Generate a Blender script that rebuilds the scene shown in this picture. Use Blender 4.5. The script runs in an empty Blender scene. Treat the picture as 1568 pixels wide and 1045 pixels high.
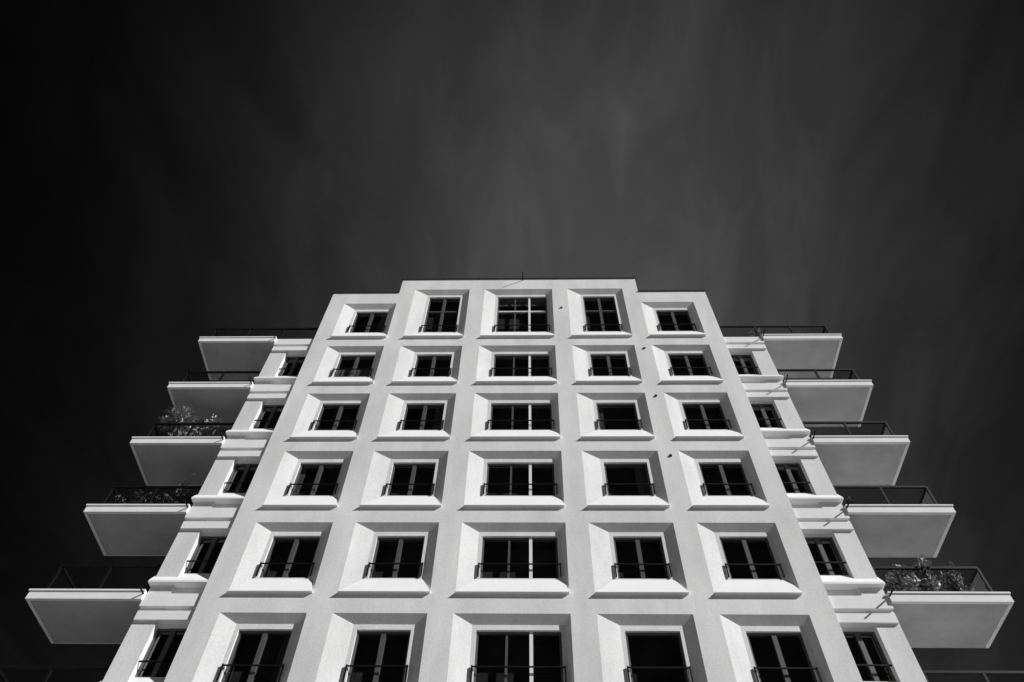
import bpy, math, random
import numpy as np
from mathutils import Vector, Matrix
random.seed(7)
H=3.1; Z0=26.7
F=1140.0
A,B,C,XB,ZR,ZL=1.8347,4.9491,7.8796,12.8944,31.5372,30.3338
camp=[.4729,-16.2869,1.5988,.0419,.9896,.0305]
def basis(yaw,pit,rol):
    r=np.array([math.cos(yaw),math.sin(yaw),0.]); f=np.array([-math.sin(yaw)*math.cos(pit),math.cos(yaw)*math.cos(pit),math.sin(pit)])
    u=np.cross(r,f); R=math.cos(rol)*r+math.sin(rol)*u; U=-math.sin(rol)*r+math.cos(rol)*u
    return R,U,f

# ---------------------------------------------------------------- materials
def mat(name,col,rough=.8,var=0.0,scale=1.0,bump=0.0,bscale=40,metal=0,spec=.5,streak=False,fine=0.0):
    m=bpy.data.materials.new(name); m.use_nodes=True; nt=m.node_tree; N=nt.nodes; L=nt.links
    b=N["Principled BSDF"]; b.inputs["Roughness"].default_value=rough; b.inputs["Metallic"].default_value=metal
    b.inputs["Specular IOR Level"].default_value=spec
    b.inputs["Base Color"].default_value=(col,col,col,1)
    tc=N.new("ShaderNodeTexCoord")
    if var:
        mp=N.new("ShaderNodeMapping"); L.new(tc.outputs["Object"],mp.inputs[0])
        mp.inputs["Scale"].default_value=(1,1,.3 if streak else 1)
        n=N.new("ShaderNodeTexNoise"); n.inputs["Scale"].default_value=scale; n.inputs["Detail"].default_value=8; n.inputs["Roughness"].default_value=.65
        L.new(mp.outputs[0],n.inputs["Vector"])
        r=N.new("ShaderNodeMapRange"); r.inputs[1].default_value=.3; r.inputs[2].default_value=.7
        r.inputs[3].default_value=col*(1-var); r.inputs[4].default_value=min(.9,col*(1+var*.4))
        L.new(n.outputs["Fac"],r.inputs[0])
        o=r.outputs[0]
        if fine:
            n3=N.new("ShaderNodeTexNoise"); n3.inputs["Scale"].default_value=14; n3.inputs["Detail"].default_value=6; L.new(tc.outputs["Object"],n3.inputs["Vector"])
            r3=N.new("ShaderNodeMapRange"); r3.inputs[1].default_value=.3; r3.inputs[2].default_value=.7; r3.inputs[3].default_value=1-fine; r3.inputs[4].default_value=1.0
            L.new(n3.outputs["Fac"],r3.inputs[0])
            mm=N.new("ShaderNodeMath"); mm.operation='MULTIPLY'; L.new(o,mm.inputs[0]); L.new(r3.outputs[0],mm.inputs[1]); o=mm.outputs[0]
        c=N.new("ShaderNodeCombineColor")
        for i in range(3): L.new(o,c.inputs[i])
        L.new(c.outputs[0],b.inputs["Base Color"])
    if bump:
        n2=N.new("ShaderNodeTexNoise"); n2.inputs["Scale"].default_value=bscale; n2.inputs["Detail"].default_value=4
        L.new(tc.outputs["Object"],n2.inputs["Vector"])
        bp=N.new("ShaderNodeBump"); bp.inputs["Strength"].default_value=bump; bp.inputs["Distance"].default_value=.02
        L.new(n2.outputs["Fac"],bp.inputs["Height"]); L.new(bp.outputs[0],b.inputs["Normal"])
    return m
plaster=mat("white_plaster",.86,.85,.20,.9,.2,22,spec=.15,streak=True,fine=.10)
sunsill=mat("sun_toned_sill",.89,.75,.05,2.0,.05,30,spec=.3)  # paler than the plaster: extra sun on the slopes put into the colour
slabm=mat("white_balcony_render",.87,.8,.08,1.5,.08,25,spec=.2)
soffm=mat("shade_toned_soffit",.50,.8,.25,.8,.1,25,spec=.2)  # greyer than the slabs: shade under the balconies painted into the colour
framem=mat("window_frame_grey",.09,.45,.1,3)
whitefr=mat("white_mullion",.82,.5,.05,3)
metal=mat("black_steel_rail",.006,.6,.2,8,spec=.15)
coping=mat("dark_roof_coping",.03,.5,.2,4)
roofm=mat("roof_gravel",.2,.9,.2,5)
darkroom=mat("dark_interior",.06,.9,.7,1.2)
curtm=mat("curtain_cloth",.2,.9,.6,9,streak=True)
def thin_glass(name,tr,fac,rough):
    t=bpy.data.materials.new(name); t.use_nodes=True
    nt=t.node_tree; N=nt.nodes; L=nt.links; N.remove(N["Principled BSDF"])
    t1=N.new("ShaderNodeBsdfTransparent"); t1.inputs[0].default_value=(tr,tr,tr,1)
    t2=N.new("ShaderNodeBsdfGlossy"); t2.inputs["Roughness"].default_value=rough; t2.inputs[0].default_value=(1,1,1,1)
    mx=N.new("ShaderNodeMixShader"); mx.inputs[0].default_value=fac
    L.new(t1.outputs[0],mx.inputs[1]);L.new(t2.outputs[0],mx.inputs[2]);L.new(mx.outputs[0],N["Material Output"].inputs[0])
    return t
tint=thin_glass("smoked_balustrade_glass",.78,.06,.03)
glassm=thin_glass("window_glass",.65,.14,.02)

class M:
    def __init__(s): s.v=[]; s.f=[]
    def quad(s,*ps):
        n=len(s.v); s.v+=[tuple(q) for q in ps]; s.f.append(tuple(range(n,n+len(ps))))
    def box(s,x0,x1,y0,y1,z0,z1,skip=()):
        if x0>x1: x0,x1=x1,x0
        n=len(s.v)
        s.v+=[(x0,y0,z0),(x1,y0,z0),(x1,y1,z0),(x0,y1,z0),(x0,y0,z1),(x1,y0,z1),(x1,y1,z1),(x0,y1,z1)]
        for i_,f in enumerate(((0,3,2,1),(4,5,6,7),(0,1,5,4),(1,2,6,5),(2,3,7,6),(3,0,4,7))):
            if i_ not in skip: s.f.append(tuple(n+i for i in f))
    def tube(s,a,b,r,seg=10):
        a=Vector(a);b=Vector(b);d=(b-a).normalized();q=d.to_track_quat('Z','Y');n=len(s.v)
        for c in (a,b):
            for i in range(seg):
                t=2*math.pi*i/seg; s.v.append(tuple(c+q@Vector((r*math.cos(t),r*math.sin(t),0))))
        for i in range(seg):
            j=(i+1)%seg; s.f.append((n+i,n+j,n+seg+j,n+seg+i))
        s.f.append(tuple(n+i for i in range(seg))[::-1]); s.f.append(tuple(n+seg+i for i in range(seg)))
    def build(s,name,m,parent=None):
        me=bpy.data.meshes.new(name); me.from_pydata(s.v,[],s.f); me.update(); me.materials.append(m)
        o=bpy.data.objects.new(name,me); bpy.context.collection.objects.link(o)
        if parent: o.parent=parent
        return o
def empty(name):
    o=bpy.data.objects.new(name,None); bpy.context.collection.objects.link(o); return o

bld=empty("apartment_building")
wall=M(); sill=M(); gl=M(); fr=M(); wf=M(); rail=M(); cop=M(); rf=M(); sl=M(); bg_=M(); dk=M(); cu=M(); so=M()
PW=.335; DEP=14.0
for x in (-C,-B,-A,A,B,C):
    top=ZR if abs(x)<C-.1 else ZL
    wall.quad((x-PW,0,0),(x+PW,0,0),(x+PW,0,top),(x-PW,0,top))
D=.15
rng=random.Random(3)
def windowunit(x0,x1,z0,z1,y,kind,yrail,zrail):
    gl.quad((x0,y,z0),(x1,y,z0),(x1,y,z1),(x0,y,z1))
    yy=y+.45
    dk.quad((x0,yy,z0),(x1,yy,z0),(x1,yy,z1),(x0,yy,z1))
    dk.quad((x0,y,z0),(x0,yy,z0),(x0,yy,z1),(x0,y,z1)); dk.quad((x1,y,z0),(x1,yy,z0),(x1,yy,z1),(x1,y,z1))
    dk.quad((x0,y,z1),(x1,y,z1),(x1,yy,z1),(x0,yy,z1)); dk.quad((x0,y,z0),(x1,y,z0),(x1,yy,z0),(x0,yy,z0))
    w=x1-x0
    r=rng.random()
    def curtain(xa,xb,za,zb):
        n=14
        for i in range(n):
            a=xa+(xb-xa)*i/n; b=xa+(xb-xa)*(i+1)/n; ya=y+.10+.02*(i%2); yb=y+.10+.02*((i+1)%2)
            cu.quad((a,ya,za),(b,yb,za),(b,yb,zb),(a,ya,zb))
    if r<.14: curtain(x0+.02,x0+w*rng.uniform(.15,.3),z0+.02,z1-.02)
    elif r<.26: curtain(x1-w*rng.uniform(.15,.3),x1-.02,z0+.02,z1-.02)
    elif r<.36: curtain(x0+.02,x1-.02,z1-(z1-z0)*rng.uniform(.15,.4),z1-.02)
    elif r<.40: curtain(x0+.02,x1-.02,z0+.02,z0+(z1-z0)*rng.uniform(.4,.6))
    t=.055; fy0=y-.05; fy1=y-.004
    fr.box(x0,x0+t,fy0,fy1,z0,z1); fr.box(x1-t,x1,fy0,fy1,z0,z1)
    fr.box(x0+t,x1-t,fy0+.002,fy1,z1-t,z1); fr.box(x0+t,x1-t,fy0+.002,fy1,z0,z0+t)
    if kind=='c':
        xm=x0+w*.645
        wf.box(xm-.045,xm+.045,fy0-.012,fy1,z0+.01,z1-.01)
        fr.box(x0+w*.36-.03,x0+w*.36+.03,fy0+.01,fy1,z0+t,z1-t)
    elif kind=='d':
        xm=(x0+x1)/2
        fr.box(xm-.06,xm+.06,fy0-.01,fy1,z0+t,z1-t)
    if z1-z0>2.2:
        zt=z0+(z1-z0)*.60
        (wf if kind=='c' else fr).box(x0+t,x1-t,fy0-.006,fy1-.002,zt-.035,zt+.035)
    yr=yrail; e=.05
    rail.box(x0-e,x1+e,yr-.016,yr+.016,zrail-.016,zrail+.016)
    for xx in (x0-e,x1+e):
        rail.box(xx-.018,xx+.018,yr-.022,yr+.022,z0+.03,zrail+.03)
        rail.box(xx-.015,xx+.015,yr+.022,y-.13,z0+.05,z0+.08)
def cell(xa,xb,z0,zt,ww,wtop,kind):
    # the left cheek is broad and splayed, the right one narrow and steeper
    xm=(xa+xb)/2+(.18 if kind=='c' else .15); xw0=xm-ww/2; xw1=xm+ww/2; rg=.11
    xi0=xw0-rg; xi1=xw1+rg; zb=z0+.60; zit=wtop+.15; P=-.10
    wall.quad((xa,0,z0),(xi0,D,zb),(xi0,D,zit),(xa,0,zt))
    wall.quad((xb,0,z0),(xb,0,zt),(xi1,D,zit),(xi1,D,zb))
    wall.quad((xa,0,zt),(xi0,D,zit),(xi1,D,zit),(xb,0,zt))
    sill.quad((xa,P,z0),(xb,P,z0),(xi1,D,zb),(xi0,D,zb))
    sill.quad((xa,P,z0),(xi0,D,zb),(xa,0,z0)); sill.quad((xb,P,z0),(xb,0,z0),(xi1,D,zb))
    sill.quad((xa,P,z0),(xa,0,z0),(xb,0,z0),(xb,P,z0))
    zw0=zb+.03; G=D+.12
    wall.quad((xi0,D,zb),(xw0,D,zw0),(xw0,D,wtop),(xi0,D,zit))
    wall.quad((xi1,D,zb),(xi1,D,zit),(xw1,D,wtop),(xw1,D,zw0))
    wall.quad((xi0,D,zit),(xw0,D,wtop),(xw1,D,wtop),(xi1,D,zit))
    wall.quad((xi0,D,zb),(xi1,D,zb),(xw1,D,zw0),(xw0,D,zw0))
    wall.quad((xw0,D,zw0),(xw0,G,zw0),(xw0,G,wtop),(xw0,D,wtop))
    wall.quad((xw1,D,zw0),(xw1,D,wtop),(xw1,G,wtop),(xw1,G,zw0))
    wall.quad((xw0,D,wtop),(xw0,G,wtop),(xw1,G,wtop),(xw1,D,wtop))
    wall.quad((xw0,D,zw0),(xw1,D,zw0),(xw1,G,zw0),(xw0,G,zw0))
    windowunit(xw0,xw1,zw0-.001,wtop+.001,G-.002,kind,D-.04,zw0+.45)
cols=[(-C,-B,1.38,'d'),(-B,-A,1.38,'d'),(-A,A,2.15,'c'),(A,B,1.38,'d'),(B,C,1.38,'d')]
for ci,(xa,xb,ww,kind) in enumerate(cols):
    xa+=PW; xb-=PW; tall=ci in (1,2,3)
    roof=ZR if tall else ZL
    prev=roof
    for k in range(0,9):
        z0=Z0-H*k
        if k==0: zt=roof-.90; wt=zt-.42
        else: zt=z0+2.5; wt=z0+2.12
        wall.quad((xa,0,zt),(xb,0,zt),(xb,0,prev),(xa,0,prev))
        kd=kind
        if ci==3 and k in(2,3,5): kd='s'
        cell(xa,xb,z0,zt,ww,wt,kd)
        prev=z0
    wall.quad((xa,0,0),(xb,0,0),(xb,0,prev),(xa,0,prev))
XC=C+PW; XM=B+PW; XS=9.78
for s in (-1,1):
    wall.quad((s*XC,0,0),(s*XC,DEP,0),(s*XC,DEP,ZL),(s*XC,0,ZL))
    wall.quad((s*XM,0,ZL),(s*XM,DEP,ZL),(s*XM,DEP,ZR),(s*XM,0,ZR))
    rf.quad((s*XM,.01,ZL-.12),(s*XC,.01,ZL-.12),(s*XC,DEP,ZL-.12),(s*XM,DEP,ZL-.12))
    cop.box(s*(XM+.0),s*(XC+.05),-.05,.28,ZL,ZL+.055); cop.box(s*(XC-.25),s*(XC+.05),.28,DEP,ZL,ZL+.055)
    cop.box(s*(XM-.25),s*(XM+.05),.28,DEP,ZR,ZR+.055)
cop.box(-XM-.05,XM+.05,-.05,.28,ZR,ZR+.055)
rf.quad((-XM,.01,ZR-.12),(XM,.01,ZR-.12),(XM,DEP,ZR-.12),(-XM,DEP,ZR-.12))
wall.quad((-XS,DEP,0),(XS,DEP,0),(XS,DEP,Z0),(-XS,DEP,Z0)); wall.quad((-XC,DEP,Z0),(XC,DEP,Z0),(XC,DEP,ZL),(-XC,DEP,ZL)); wall.quad((-XM,DEP,ZL),(XM,DEP,ZL),(XM,DEP,ZR),(-XM,DEP,ZR))
YB=.26; BD=1.95
for s in (-1,1):
    wx0=XC+.06; wx1=9.16
    wall.quad((s*XS,.14,0),(s*XS,DEP,0),(s*XS,DEP,Z0),(s*XS,.14,Z0))
    rf.quad((s*XC,.15,Z0+.02),(s*XS,.15,Z0+.02),(s*XS,DEP,Z0+.02),(s*XC,DEP,Z0+.02))
    wall.quad((s*wx1,.14,0),(s*XS,.14,0),(s*XS,.14,Z0),(s*wx1,.14,Z0))
    wall.quad((s*wx1,.14,0),(s*wx1,YB+.14,0),(s*wx1,YB+.14,Z0),(s*wx1,.14,Z0))
    prev=Z0
    for k in range(1,9):
        z0=Z0-H*k; zw0=z0+.85; zw1=z0+2.25
        wall.quad((s*XC,YB,zw1),(s*wx1,YB,zw1),(s*wx1,YB,prev),(s*XC,YB,prev))
        wall.quad((s*XC,YB,z0),(s*wx1,YB,z0),(s*wx1,YB,zw0),(s*XC,YB,zw0))
        wall.quad((s*XC,YB,zw0),(s*wx0,YB,zw0),(s*wx0,YB,zw1),(s*XC,YB,zw1))
        wall.quad((s*wx0,YB,zw0),(s*wx0,YB+.12,zw0),(s*wx0,YB+.12,zw1),(s*wx0,YB,zw1))
        wall.quad((s*wx0,YB,zw1),(s*wx1,YB,zw1),(s*wx1,YB+.12,zw1),(s*wx0,YB+.12,zw1))
        wall.quad((s*wx0,YB,zw0),(s*wx1,YB,zw0),(s*wx1,YB+.12,zw0),(s*wx0,YB+.12,zw0))
        xs=sorted((s*wx0,s*wx1))
        windowunit(xs[0],xs[1],zw0-.001,zw1+.001,YB+.118,'d',YB-.06,zw0+.38)
        sl.box(s*(XC+.003),s*(XS-.03),.07,YB-.003,z0+2.33,z0+2.60)
        a0,a1=s*(XC+.003),s*(XS+.06)
        sill.quad((a0,.0,z0+.42),(a1,.0,z0+.42),(a1,YB-.004,zw0-.03),(a0,YB-.004,zw0-.03))
        sill.quad((a0,.0,z0+.36),(a1,.0,z0+.36),(a1,.0,z0+.42),(a0,.0,z0+.42))
        sill.quad((a0,.0,z0+.36),(a1,.0,z0+.36),(a1,YB-.004,z0+.36),(a0,YB-.004,z0+.36))
        sill.quad((a1,.0,z0+.36),(a1,YB-.004,z0+.36),(a1,YB-.004,zw0-.03),(a1,.0,z0+.42))
        prev=z0
    for k in range(0,8):
        z0=Z0-H*k
        sl.box(s*(XC+.002),s*(XS+.002),.06,YB+.1,z0-.36,z0+.03)
        zb_=z0-.19
        sl.box(s*(XS+.004),s*XB,.0,BD,zb_,z0+.05,skip=(0,))
        a,b=s*(XS+.004),s*XB
        sl.quad((a,0,zb_),(b,0,zb_),(b,.10,zb_),(a,.10,zb_)); c_=s*(XB-.10)
        sl.quad((b,.10,zb_),(b,BD,zb_),(c_,BD,zb_),(c_,.10,zb_))
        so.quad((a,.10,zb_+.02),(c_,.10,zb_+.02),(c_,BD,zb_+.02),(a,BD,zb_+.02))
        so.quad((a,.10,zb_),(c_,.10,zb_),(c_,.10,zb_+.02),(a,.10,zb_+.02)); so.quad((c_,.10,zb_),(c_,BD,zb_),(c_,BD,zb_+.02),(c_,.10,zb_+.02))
        sl.box(s*(XS+.004),s*(XB+.03),-.03,BD+.03,z0+.052,z0+.10)
        rail.tube((s*(XS+.02),.02,z0-.02),(s*(XS+.02),-.36,z0-.04),.022)
        zt=z0+.10+.98; xr0=XS+.05 if k else XC+.1; xr1=XB-.24; yf=.24; yb=BD-.1
        for zz,th in ((zt,.034),(z0+.2,.018)):
            rail.box(s*xr0,s*xr1,yf-th,yf+th,zz-th,zz+th)
            rail.box(s*xr1-th,s*xr1+th,yf,yb,zz-th,zz+th)
            rail.box(s*(XS+.05),s*xr1,yb-th,yb+th,zz-th,zz+th)
        bg_.quad((s*xr0,yf,z0+.2),(s*xr1,yf,z0+.2),(s*xr1,yf,zt),(s*xr0,yf,zt))
        bg_.quad((s*xr1,yf,z0+.2),(s*xr1,yb,z0+.2),(s*xr1,yb,zt),(s*xr1,yf,zt))
        n=max(2,round((xr1-xr0)/1.45))
        for i in range(n+1):
            xx=s*(xr0+(xr1-xr0)*i/n)
            rail.box(xx-.032,xx+.032,yf-.032,yf+.032,z0+.1,zt)
            if i>0 or k: rail.box(xx-.02,xx+.02,yb-.02,yb+.02,z0+.1,zt)
        rail.box(s*xr1-.02,s*xr1+.02,(yf+yb)/2-.02,(yf+yb)/2+.02,z0+.1,zt)
rail.tube((.20,.05,ZR-.10),(.20,-.45,ZR-.10),.022)
vent=M()
for (x,z) in ((A+.02,28.98),(B+.02,Z0-.85),(B+.03,Z0-H-.8),(B+.05,Z0-2*H-.85)):
    vent.tube((x,.0,z),(x,-.035,z),.05,14)
wall.build("facade_walls",plaster,bld); sill.build("sloping_sills",sunsill,bld); gl.build("window_panes",glassm,bld)
fr.build("window_frames",framem,bld); wf.build("white_mullions",whitefr,bld); rail.build("railings_and_spouts",metal,bld)
cop.build("roof_coping",coping,bld); rf.build("flat_roof",roofm,bld); sl.build("balcony_slabs",slabm,bld); vent.build("wall_lamps",metal,bld)
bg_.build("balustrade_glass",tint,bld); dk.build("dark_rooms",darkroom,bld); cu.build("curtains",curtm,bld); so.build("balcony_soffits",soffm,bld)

leafm=mat("leaf",.38,.6,.5,20); leafd=mat("dark_leaf",.08,.6,.5,20); potm=mat("planter",.08,.7,.2,6)
def bush(cx,cy,cz,rx,ry,rz,n,size,name,m=leafm,potw=.2,poth=.3):
    e=empty(name); e.location=(cx,cy,cz); L=M(); P=M()
    P.tube((0,0,0),(0,0,poth),potw,12)
    for i in range(7):
        t=random.uniform(0,6.28); P.tube((0,0,poth),(rx*.6*math.cos(t),ry*.6*math.sin(t),poth+rz*random.uniform(.9,1.7)),.012,5)
    cl=[(random.gauss(0,.45)*rx,random.gauss(0,.45)*ry,poth+rz+random.uniform(-.8,.9)*rz) for _ in range(9)]
    for i in range(n):
        c=random.choice(cl); q=[c[j]+random.gauss(0,.22)*(rx,ry,rz)[j] for j in range(3)]
        d=Vector((random.gauss(0,1),random.gauss(0,1),random.gauss(.4,1))).normalized(); w=d.orthogonal().normalized()
        w.rotate(Matrix.Rotation(random.uniform(0,6.28),3,d)); c0=Vector(q); l=size*random.uniform(.6,1.3)
        L.quad(c0,c0+d*l*.5+w*l*.3,c0+d*l,c0+d*l*.5-w*l*.3)
    L.build("leaves",m,e); P.build("pot_and_stems",potm,e)
def spiky(cx,cy,cz,h,n,l,name,m=leafm):
    e=empty(name); e.location=(cx,cy,cz); L=M(); P=M()
    P.tube((0,0,0),(0,0,.3),.2,12); P.tube((0,0,.3),(.03,0,h),.03,8)
    for i in range(n):
        t=random.uniform(0,6.28); el=random.uniform(-.1,1.4); d=Vector((math.cos(t)*math.cos(el),math.sin(t)*math.cos(el),math.sin(el)))
        w=d.cross(Vector((0,0,1))).normalized()*.028; a=Vector((.03,0,h)); b=a+d*l*.55; c=a+d*l-Vector((0,0,l*.25))
        L.quad(a-w*.6,a+w*.6,b+w,b-w); L.quad(b-w,b+w,c)
    L.build("blades",m,e); P.build("pot_and_stem",potm,e)
z=lambda k: Z0-H*k+.101
spiky(-12.05,.55,z(2),1.6,80,.75,"yucca_plant"); spiky(-10.6,.5,z(2),1.0,60,.55,"yucca_plant")
bush(-11.8,.7,z(2),.6,.35,.85,900,.16,"potted_shrub"); bush(-11.1,.8,z(2),.4,.3,.75,450,.14,"potted_shrub")
for x in (-11.9,-11.2,-10.5): bush(x,.55,z(3),.45,.2,.30,500,.12,"balcony_hedge",leafd)
bush(-10.7,.7,z(3),.14,.14,.8,110,.12,"potted_tree")
bush(10.6,.5,z(4),.5,.3,.42,1300,.12,"potted_shrub"); bush(11.15,.5,z(4),.35,.3,.45,900,.12,"potted_shrub"); bush(11.95,.5,z(4),.3,.25,.38,600,.12,"potted_shrub")
bush(9.95,.6,z(0),.2,.2,.55,320,.12,"potted_shrub"); bush(10.2,.5,z(3),.2,.2,.2,250,.1,"potted_shrub",leafd)

# ---------------------------------------------------------------- ground
def sheet(name,x0,x1,y0,y1,z,m):
    g=M(); g.quad((x0,y0,z),(x1,y0,z),(x1,y1,z),(x0,y1,z)); return g.build(name,m)
sheet("ground",-2000,2000,-2000,2000,0,mat("pale_ground",.38,.9,.2,.3))
sheet("dark_near_ground",-70,70,-3.5,60,.004,mat("bounce_dimming_ground",.10,.9,.4,2))  # unseen dark sheet, added to dim light bounced onto lower balcony undersides
sheet("road",-300,300,-40,-9.1,.004,mat("asphalt",.07,.9,.2,2))
kb=M(); kb.box(-300,300,-9.1,-3.51,-.1,.12); kb.build("pavement",mat("pavement_slabs",.4,.9,.2,2))
# ---------------------------------------------------------------- light
S=Vector((.755,-.375,.54)).normalized()
ld=bpy.data.lights.new("sun","SUN"); ld.energy=5; ld.angle=math.radians(.5); ld.color=(1,.998,.995)
lo=bpy.data.objects.new("sun",ld); lo.rotation_euler=S.to_track_quat('Z','Y').to_euler(); lo.location=S*80; bpy.context.collection.objects.link(lo)
w=bpy.data.worlds.new("World"); bpy.context.scene.world=w; w.use_nodes=True; nt=w.node_tree; N=nt.nodes; L=nt.links
bg=N["Background"]; bg.inputs[1].default_value=.1
sky=N.new("ShaderNodeTexSky"); sky.sky_type='NISHITA'; sky.sun_disc=False; sky.sun_elevation=math.asin(S.z); sky.sun_rotation=math.atan2(S.x,S.y)
bw=N.new("ShaderNodeRGBToBW"); L.new(sky.outputs[0],bw.inputs[0])
tc=N.new("ShaderNodeTexCoord"); sp=N.new("ShaderNodeSeparateXYZ"); L.new(tc.outputs["Generated"],sp.inputs[0])
def math_(op,a,b=None,clamp=False):
    n=N.new("ShaderNodeMath"); n.operation=op; n.use_clamp=clamp
    for i,q in enumerate((a,b)):
        if q is None: continue
        if isinstance(q,(int,float)): n.inputs[i].default_value=q
        else: L.new(q,n.inputs[i])
    return n.outputs[0]
def gauss(o,c,s):
    t=math_('DIVIDE',math_('SUBTRACT',o,c),s); return math_('POWER',math.e,math_('MULTIPLY',math_('MULTIPLY',t,t),-1.0))
gx=gauss(sp.outputs[0],.06,.32); gy=gauss(sp.outputs[1],.50,.42)
mask=math_('ADD',math_('MULTIPLY',math_('MULTIPLY',gx,gy),1.0),.012)
zc=math_('MAXIMUM',sp.outputs[2],.1)
cb=N.new("ShaderNodeCombineXYZ"); L.new(math_('DIVIDE',sp.outputs[0],zc),cb.inputs[0]); L.new(math_('MULTIPLY',math_('DIVIDE',sp.outputs[1],zc),.38),cb.inputs[1])
mp=N.new("ShaderNodeMapping"); mp.inputs["Rotation"].default_value=(0,0,math.radians(-10)); L.new(cb.outputs[0],mp.inputs[0])
no=N.new("ShaderNodeTexNoise"); no.inputs["Scale"].default_value=8; no.inputs["Detail"].default_value=8; no.inputs["Roughness"].default_value=.55; no.inputs["Distortion"].default_value=.6
L.new(mp.outputs[0],no.inputs["Vector"])
mr=N.new("ShaderNodeMapRange"); mr.inputs[1].default_value=.42; mr.inputs[2].default_value=.72; mr.inputs[3].default_value=.88; mr.inputs[4].default_value=1.4
L.new(no.outputs["Fac"],mr.inputs[0])
val=math_('MULTIPLY',math_('MULTIPLY',math_('MULTIPLY',bw.outputs[0],mask),mr.outputs[0]),.58)
cc=N.new("ShaderNodeCombineColor")
for i in range(3): L.new(val,cc.inputs[i])
L.new(cc.outputs[0],bg.inputs[0])
# ---------------------------------------------------------------- camera
R,U,f=basis(*camp[3:])
cd=bpy.data.cameras.new("camera"); cd.sensor_width=36; cd.lens=36*F/1568; cd.clip_end=5000
co=bpy.data.objects.new("camera",cd); bpy.context.collection.objects.link(co)
mw=Matrix.Identity(4)
for i in range(3):
    mw[i][0]=R[i]; mw[i][1]=U[i]; mw[i][2]=-f[i]; mw[i][3]=camp[i]
co.matrix_world=mw
sc=bpy.context.scene; sc.camera=co; sc.view_settings.view_transform='Standard'; sc.view_settings.look='None'; sc.view_settings.exposure=0
